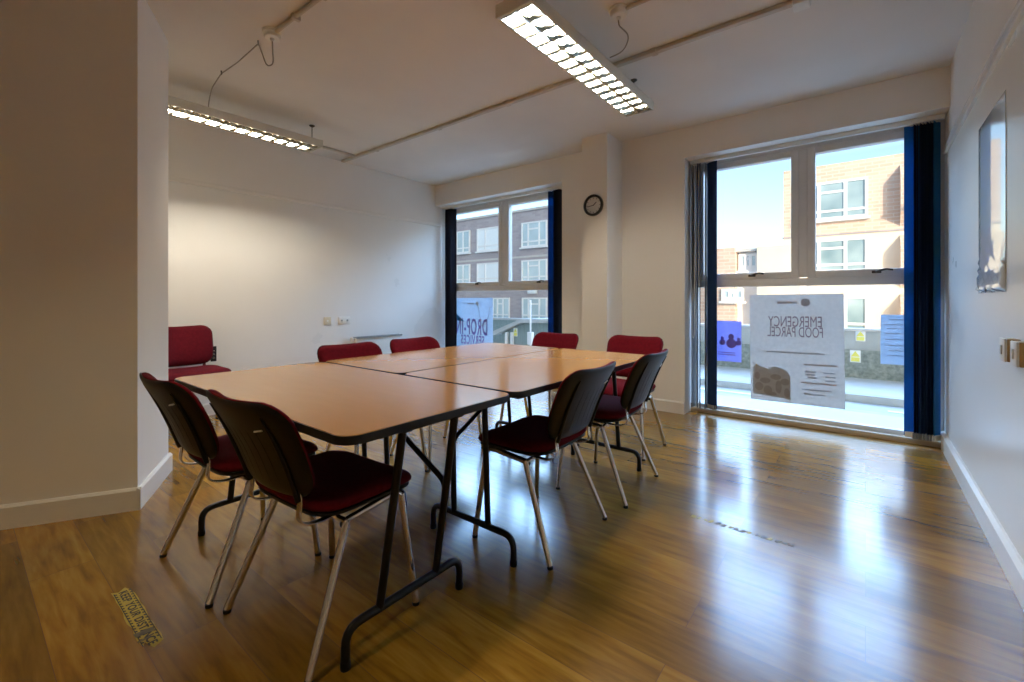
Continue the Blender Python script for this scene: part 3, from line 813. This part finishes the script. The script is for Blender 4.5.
p, w, h = poster('window_poster', 'pale blue-grey poster on the big window beside the thick blue blind stack', 880.5, 314.5, 914, 366, M['poster_grey'])
for z, ww in ((.40, .5), (.30, .8), (.22, .6), (.12, .7), (.0, .7), (-.12, .75), (-.22, .5), (-.32, .6)):
    MB().box((-ww/2 * w, F - .0002, z * h - .003), (ww/2 * w, F + .0002, z * h + .003)).build('print_line', M['print_grey'], p, smooth=False)
p, w, h = poster('window_poster', 'pale poster with reversed purple DROP-IN lettering on the far window by its left blind', 453.5, 298, 493, 357, M['poster_grey'])
text_mesh('headline', 'DROP-IN', .32, M['print_purple'], p, (-.02, F, -h * .02), MIR, sx=.44, bold=.006)
text_mesh('headline', 'SERVICES', .18, M['print_purple'], p, (.0, F, -h * .245), MIR, sx=.56, bold=.004)
MB().box((-.10, F - .0002, h * .40 - .012), (.03, F + .0002, h * .40 + .012)).build('print_line', M['print_grey'], p, smooth=False)
MB().lathe([(0, -.0002), (.03, -.0002), (.03, .0002), (0, .0002)], 24, Matrix.Translation((.09, F, h * .40)) @ Matrix.Rotation(PI/2, 4, 'X')).build('logo_disc', M['print_tan'], p)
MB().prism([(-.49 * w, .10 * h), (-.2 * w, .08 * h), (-.49 * w, .26 * h)], 0, .0004, mat=Matrix.Translation((0, F, 0)) @ Matrix.Rotation(PI/2, 4, 'X')).build('corner_print', M['print_teal'], p, smooth=False)
for a, b in (((.15, .34), (.22, .02)), ((.44, .36), (.34, .06)), ((.34, .06), (.22, .02))):
    MB().tube([(a[0] * w, F, a[1] * h), (b[0] * w, F, b[1] * h)], .004, 6).build('drawn_line', M['print_grey'], p)

# ------------------------------------------------------------------ worn floor tape
tp = thing('floor_tape', 'worn yellow floor tape with black lettering at the lower left', 'floor tape', (-1.985, .405, 0), R(0))
b = MB(); L = .44
def rag(x0, x1, y, n=10, j=.004): return [(x0 + (x1 - x0) * i / n, y + random.uniform(-j, j)) for i in range(n + 1)]
b.prism(rag(-L/2 - .01, L/2 - .03, -.027) + [(L/2 - .05, -.015), (L/2, -.002)] + rag(L/2 - .02, -L/2 + .02, .027) + [(-L/2 - .015, .012), (-L/2 + .005, -.01)], .0, .0008)
b.build('tape_strip', M['tape'], tp, smooth=False)
text_mesh('lettering', 'KEEP YOUR DISTANCE', .034, M['ink'], tp, (-.005, 0, .0011), (0, 0, 0), sx=1.06, bold=.0008)
for s in (-1, 1):
    ch = MB()
    ch.box((-L/2 + .008, s * .0235 - .0012, .0008), (L/2 - .03, s * .0235 + .0012, .0012))
    for i in range(20):
        x = -L/2 + .012 + i * .0195
        ch.prism([(x, s * .021 - .004), (x + .008, s * .021 - .004), (x + .012, s * .021 + .004), (x + .004, s * .021 + .004)], .0009, .0012)
    ch.build('edge_hatching', M['ink'], tp, smooth=False)
td = MB()
td.prism([(.10, -.03), (.125, -.028), (.13, .022), (.105, .02)], .0009, .0016); td.prism([(.15, -.03), (.16, -.03), (.158, .0), (.148, .01)], .0009, .0016)
td.build('torn_patch', M['tape_dark'], tp, smooth=False)
tw = thing('floor_tape', 'worn away floor tape residue in the window reflection on the right', 'floor tape', (-.475, 2.348, 0), R(-1))
random.seed(11)
for i in range(16):
    x = -.22 + i * .0285
    mt = M['tape'] if i < 4 else (M['tape_dark'] if (i % 3 or i > 12) else M['tape'])
    pts = [(x + random.uniform(-.006, .004), -.014 + random.uniform(-.008, .006)), (x + .018 + random.uniform(-.006, .008), -.012 + random.uniform(-.008, .006)),
           (x + .022 + random.uniform(-.006, .006), .012 + random.uniform(-.006, .008)), (x + .004 + random.uniform(-.006, .006), .014 + random.uniform(-.006, .008))]
    MB().prism(pts, 0, .0008).build('tape_scrap', mt, tw, smooth=False)

# ------------------------------------------------------------------ the street
GZ = -.10
struct(MB().box((-40, YF + .06, GZ - .3), (30, 6.05, GZ)).build('pavement_near', M['paving'], smooth=False))
struct(MB().box((-40, 6.05, GZ - .3), (30, 6.17, GZ + .0)).build('kerb_near', M['kerb'], smooth=False))
struct(MB().box((-40, 6.17, GZ - .4), (30, 7.08, GZ - .08)).build('road', M['asphalt'], smooth=False))
struct(MB().box((-40, 7.08, GZ - .3), (30, 7.22, GZ + .01)).build('kerb_far', M['kerb'], smooth=False))
struct(MB().box((-40, 7.22, GZ - .3), (30, 9.4, GZ)).build('pavement_far', M['paving'], smooth=False))
struct(MB().box((-60, 9.4, -1.9), (40, 60, -1.6)).build('courtyard_ground', M['asphalt'], smooth=False))
for x0, x1, yy in ((-1.9, -.6, 6.75), (.2, 1.6, 6.7), (-5.5, -4.0, 6.75), (-9, -7.5, 6.75)):
    tag(MB().box((x0, yy - .05, GZ - .079), (x1, yy + .05, GZ - .076)).build('road_marking', M['road_paint'], smooth=False),
        'white painted road line seen through the glass', 'road marking', 'white road lines')
bw = thing('boundary_wall', 'low grey roadside wall with lighter upper band across the street', 'wall', (-3, 8.8, GZ))
MB().box((-2.4, -.12, 0), (9, .12, .43)).build('lower_wall', M['wall_dash'], bw, smooth=False)
MB().box((-2.4, -.10, .43), (9, .10, .72)).build('upper_band', M['wall_grey'], bw, smooth=False)
MB().box((-2.4, -.14, .72), (9, .14, .76), .01).build('coping', M['concrete'], bw, smooth=False)
def wall_sign(label, u0, v0, u1, v1, y):
    a, b = at(u0, v0, y), at(u1, v1, y)
    w, h = abs(b.x - a.x), abs(a.z - b.z)
    root = thing('warning_sign', label, 'sign', ((a.x + b.x)/2, y, (a.z + b.z)/2))
    MB().box((-w/2, -.008, -h/2), (w/2, 0, h/2), .002).build('sign_panel', M['sign_white'], root)
    MB().prism([(-w*.42, -h*.02), (w*.42, -h*.02), (0, h*.45)], 0, .003, mat=Matrix.Translation((0, -.008, 0)) @ Matrix.Rotation(PI/2, 4, 'X')).build('warning_triangle', M['sign_yellow'], root, smooth=False)
    MB().box((-w*.40, -.011, -h*.42), (w*.40, -.008, -h*.08)).build('text_band', M['sign_yellow'], root, smooth=False)
    return root
wall_sign('small white and yellow warning sign on the upper band of the street wall', 855.5, 330.6, 865.4, 341.5, 8.70)
wall_sign('small white and yellow warning sign on the darker lower street wall', 850, 350, 860.7, 362.7, 8.68)

# ---- buildings across the street: one long three-storey row
YBD = 24.0
rows = [(6.28, 4.62), (3.76, 2.32), (1.26, -.25)]
def far_window(root, x0, x1, z1, z0, lights, y=YBD, curtain=False, glass='far_glass'):
    f = MB(); d = .10; e = .10
    f.box((x0, y - d, z0), (x0 + e, y + .02, z1)); f.box((x1 - e, y - d, z0), (x1, y + .02, z1))
    f.box((x0 + e, y - d * .97, z1 - e), (x1 - e, y + .02, z1)); f.box((x0 + e, y - d * .97, z0), (x1 - e, y + .02, z0 + e))
    for k in lights:
        xm = x0 + (x1 - x0) * k; f.box((xm - .06, y - d * .94, z0 + .02), (xm + .06, y + .01, z1 - .02))
    zq = z0 + (z1 - z0) * .22; f.box((x0 + .02, y - d * .88, zq - .05), (x1 - .02, y + .0, zq + .05))
    if len(lights) == 2:
        a, b = x0 + (x1 - x0) * lights[0], x0 + (x1 - x0) * lights[1]; zt = z0 + (z1 - z0) * .72
        f.box((a, y - d * .85, zt - .05), (b, y, zt + .05))
    o = f.build('window', M['upvc'], root, smooth=False)
    MB().box((x0 + .04, y - .05, z0 + .04), (x1 - .04, y - .03, z1 - .04)).build('pane', M['net'] if curtain else M[glass], o, smooth=False)
    MB().box((x0 - .08, y - .20, z0 - .10), (x1 + .08, y, z0)).build('window_sill', M['upvc'], o, smooth=False)
    return o
X = lambda u, y=YBD: at(u, 300, y).x
ROOF = 7.05
bl = thing('apartment_block', 'shaded grey-brown brick apartment block seen through the far window', 'building', (0, 0, 0))
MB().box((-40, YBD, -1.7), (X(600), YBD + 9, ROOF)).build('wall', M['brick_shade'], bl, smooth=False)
MB().box((-40.1, YBD - .1, ROOF), (X(600) + .1, YBD + 9.1, ROOF + .14)).build('parapet', M['concrete'], bl, smooth=False)
MB().box((-40, YBD - .03, 3.93), (X(600), YBD, 4.06)).build('string_course', M['concrete'], bl, smooth=False)
for (z1, z0), cols in zip(rows, ([(457, 470.4, [.5]), (477.5, 503.5, [.33]), (522, 547.5, [.27, .70])], [(457, 470.4, [.5]), (477.5, 503.5, [.33]), (522, 547.5, [.27, .70])], [(493, 510, [.3, .62]), (522.5, 547.5, [.27, .70])])):
    for i, (a, b, li) in enumerate(cols): far_window(bl, X(a), X(b), z1, z0, li, curtain=(i == 1 and len(cols) == 3))
MB().box((X(529), YBD - .2, 1.52), (X(537.5), YBD, 1.85), .02).build('alarm_box', M['sign_white'], bl)
br_ = thing('apartment_block', 'sunlit orange brick block with pale lower storeys filling the right half of the big window', 'building', (0, 0, 0))
xl = X(783.5)
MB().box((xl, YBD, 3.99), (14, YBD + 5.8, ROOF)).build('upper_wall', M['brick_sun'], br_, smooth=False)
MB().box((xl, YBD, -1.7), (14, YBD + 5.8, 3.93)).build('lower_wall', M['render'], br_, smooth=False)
MB().box((xl - .04, YBD - .05, 3.93), (14, YBD + 5.8, 3.99)).build('string_course', M['brick_shade'], br_, smooth=False)
for z1, z0 in rows: far_window(br_, X(797), X(868), z1, z0, [.33, .70], glass='sunlit_glass')
for z0, z1 in ((4.1, 6.6), (1.6, 3.75), (-1.0, 1.35)):
    x0, x1 = X(900), X(938)
    by = MB(); yq = YBD - .42
    vs = [(x0, YBD, z0 + .0), (x0, yq, z0 + .55), (x0, yq, z1 - .55), (x0, YBD, z1)]
    a = [by.bm.verts.new(p) for p in vs]; c = [by.bm.verts.new((x1, p[1], p[2])) for p in vs]
    for i in range(4): by.bm.faces.new((a[i], a[(i+1) % 4], c[(i+1) % 4], c[i]))
    by.bm.faces.new(a); by.bm.faces.new(c[::-1])
    bo = by.build('bay', M['brick_sun'], br_, smooth=False)
    far_window(bo, x0 + .25, x1 - .1, z1 - .62, z0 + .75, [.5], y=yq - .01)
lo = thing('low_building', 'low cream building with a roof terrace between the two apartment blocks', 'building', (0, 0, 0))
Yl = 20.5
XX = lambda u: at(u, 300, Yl).x
zt = at(770, 246, Yl).z
MB().box((XX(757), Yl, -1.7), (XX(800), Yl + 2.6, zt)).build('wall', M['render'], lo, smooth=False)
MB().box((XX(700), Yl, -1.7), (XX(735), Yl + 2.6, at(725, 248, Yl).z)).build('wall', M['brick_sun'], lo, smooth=False)
MB().box((XX(735), Yl + .5, -1.7), (XX(757), Yl + 2.6, at(745, 251, Yl).z)).build('wall', M['upvc'], lo, smooth=False)
MB().box((XX(733), Yl + .2, at(745, 251, Yl).z), (XX(759), Yl + 2.6, at(745, 251, Yl).z + .12)).build('flat_roof', M['concrete'], lo, smooth=False)
far_window(lo, XX(736.5), XX(756), at(745, 253, Yl).z, at(745, 270, Yl).z, [.38, .62], y=Yl + .48)
far_window(lo, XX(722), XX(744), at(733, 289, Yl).z, at(733, 301, Yl).z, [.38, .62], y=Yl + .0)
# small outbuilding with a pitched roof behind the wall, seen low in the far window
sh = thing('outbuilding', 'grey-green outbuilding with sloping roof edge low in the far window', 'shed', (0, 0, 0))
ys = 13.5
pa, pb, pc, pd = at(493, 353, ys), at(502, 331, ys), at(524, 320.5, ys), at(560, 320.5, ys)
MB().prism([(pb.x, pb.z - .1), (pc.x, pc.z - .1), (pd.x, pd.z - .1), (pd.x, -1.7), (pb.x, -1.7)], 0, -3.0, mat=Matrix.Translation((0, ys, 0)) @ Matrix.Rotation(PI/2, 4, 'X')).build('gable_wall', M['shed'], sh, smooth=False)
MB().prism([(pb.x - .25, pb.z - .17), (pb.x - .25, pb.z), (pc.x, pc.z + .06), (pd.x, pd.z + .06), (pd.x, pd.z - .08), (pc.x, pc.z - .08)], .25, -3.1, mat=Matrix.Translation((0, ys, 0)) @ Matrix.Rotation(PI/2, 4, 'X')).build('roof', M['kerb'], sh, smooth=False)
for u in (506.5, 512): MB().box((X(u, ys - .1) - .05, ys - .14, -1.7), (X(u, ys - .1) + .05, ys - .04, at(u, 332, ys).z)).build('post', M['upvc'], sh, smooth=False)
wall_sign('small yellow and white notice on the grey-green outbuilding', 513.5, 328, 517.5, 336.5, ys - .01)
fence = thing('boundary_wall', 'grey-green street wall low in the far window behind the outbuilding', 'wall', (0, 0, 0))
MB().box((-30, 17.6, -1.7), (X(640, 17.6), 17.9, at(505, 320, 17.6).z)).build('wall_panel', M['shed'], fence, smooth=False)
MB().box((-30, 17.55, at(505, 320, 17.6).z), (X(640, 17.6), 17.95, at(505, 320, 17.6).z + .1)).build('coping', M['kerb'], fence, smooth=False)
pl = thing('street_pole', 'thin white street pole beside the outbuilding in the far window', 'pole', (X(530.5, 12.9), 12.9, -1.6))
MB().tube([(0, 0, 0), (0, 0, 1.6 + at(530, 300, 12.9).z)], .03, 10).build('pole', M['upvc'], pl)
MB().box((-.10, -.08, 1.1), (.10, .08, 1.6 + at(530, 332, 12.9).z), .02).build('pole_cabinet', M['upvc'], pl)
# unseen storeys, added above the room to shade the street and left block
struct(MB().box((-16, YB - 8, CEIL + .25), (15.0, YF + .14, 16.5)).build('wall_unseen_storeys', M['tower'], smooth=False))

# ------------------------------------------------------------------ light and sky
SKY, SKY_BOOST = .34, 18.0
wd = bpy.data.worlds.new('sky'); scene.world = wd; wd.use_nodes = True
nt = wd.node_tree; bg = nt.nodes['Background']
sky = nt.nodes.new('ShaderNodeTexSky'); sky.sky_type = 'NISHITA'; sky.sun_disc = False
sky.sun_elevation = R(20); sky.sun_rotation = R(128); sky.altitude = 0; sky.air_density = 1.0; sky.dust_density = 1.5; sky.ozone_density = 1.0
# added boost in the unseen sky above the window view, lights the room
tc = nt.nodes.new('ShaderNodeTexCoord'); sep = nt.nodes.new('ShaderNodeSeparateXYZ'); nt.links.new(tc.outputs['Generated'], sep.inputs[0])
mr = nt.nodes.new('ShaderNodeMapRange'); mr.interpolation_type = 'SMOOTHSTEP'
mr.inputs['From Min'].default_value = .25; mr.inputs['From Max'].default_value = .42; mr.inputs['To Max'].default_value = SKY_BOOST - 1
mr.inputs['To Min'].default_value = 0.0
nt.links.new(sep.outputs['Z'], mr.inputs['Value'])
# the added boost stays on the street side, off the facades opposite
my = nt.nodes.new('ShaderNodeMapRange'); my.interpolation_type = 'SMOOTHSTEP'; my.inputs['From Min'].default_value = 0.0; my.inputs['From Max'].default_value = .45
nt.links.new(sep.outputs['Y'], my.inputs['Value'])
# and the boost fades again overhead
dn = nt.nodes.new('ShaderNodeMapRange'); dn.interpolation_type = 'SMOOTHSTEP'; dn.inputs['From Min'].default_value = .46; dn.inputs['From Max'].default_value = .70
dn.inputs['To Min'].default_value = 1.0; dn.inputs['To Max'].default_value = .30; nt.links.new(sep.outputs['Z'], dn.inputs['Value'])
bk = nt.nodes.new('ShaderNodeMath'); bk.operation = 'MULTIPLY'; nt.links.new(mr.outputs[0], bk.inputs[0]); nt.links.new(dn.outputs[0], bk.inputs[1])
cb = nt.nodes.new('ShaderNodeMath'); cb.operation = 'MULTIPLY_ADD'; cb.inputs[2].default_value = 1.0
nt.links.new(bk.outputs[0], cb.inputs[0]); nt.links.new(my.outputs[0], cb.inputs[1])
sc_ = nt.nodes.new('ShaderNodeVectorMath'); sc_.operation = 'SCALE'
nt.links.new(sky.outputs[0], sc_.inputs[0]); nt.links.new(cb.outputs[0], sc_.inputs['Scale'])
tint = nt.nodes.new('ShaderNodeMix'); tint.data_type = 'RGBA'
mt_ = nt.nodes.new('ShaderNodeMapRange'); mt_.interpolation_type = 'SMOOTHSTEP'; mt_.inputs['From Min'].default_value = .27; mt_.inputs['From Max'].default_value = .5
nt.links.new(sep.outputs['Z'], mt_.inputs['Value']); nt.links.new(mt_.outputs[0], tint.inputs['Factor'])
tint.inputs['A'].default_value = (1, 1, 1, 1); tint.inputs['B'].default_value = (.94, 1.0, 1.06, 1)
ml = nt.nodes.new('ShaderNodeVectorMath'); ml.operation = 'MULTIPLY'; nt.links.new(sc_.outputs[0], ml.inputs[0]); nt.links.new(tint.outputs['Result'], ml.inputs[1])
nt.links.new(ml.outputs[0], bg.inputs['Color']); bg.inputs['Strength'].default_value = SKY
sun = bpy.data.lights.new('sun', 'SUN'); sun.energy = 5.2; sun.angle = R(.6); sun.color = (1.0, .90, .76)
so = bpy.data.objects.new('sun', sun); col.objects.link(so)
el, az = R(16), R(52)      # from the right and from behind this building
dirv = Vector((math.sin(az) * math.cos(el), -math.cos(az) * math.cos(el), math.sin(el)))
so.rotation_euler = dirv.to_track_quat('Z', 'Y').to_euler(); so.location = dirv * 30

# ------------------------------------------------------------------ camera
cam = bpy.data.cameras.new('camera'); co = bpy.data.objects.new('camera', cam); col.objects.link(co)
co.location = (0, 0, EYE); co.rotation_euler = (PI/2, 0, R(38.4))
cam.sensor_width = 36; cam.lens = FPX / 1024 * 36; cam.shift_y = -(341 - HOR) / 1024
cam.clip_start = .02; cam.clip_end = 300
scene.camera = co

scene.view_settings.view_transform = 'Standard'; scene.view_settings.look = 'None'
scene.view_settings.gamma = 1; scene.view_settings.use_curve_mapping = False
scene.view_settings.exposure = 0.0
cy = scene.cycles
cy.use_denoising = True; cy.max_bounces = 10; cy.diffuse_bounces = 7; cy.glossy_bounces = 5; cy.transparent_max_bounces = 16
cy.sample_clamp_indirect = 8; cy.caustics_reflective = False; cy.caustics_refractive = False
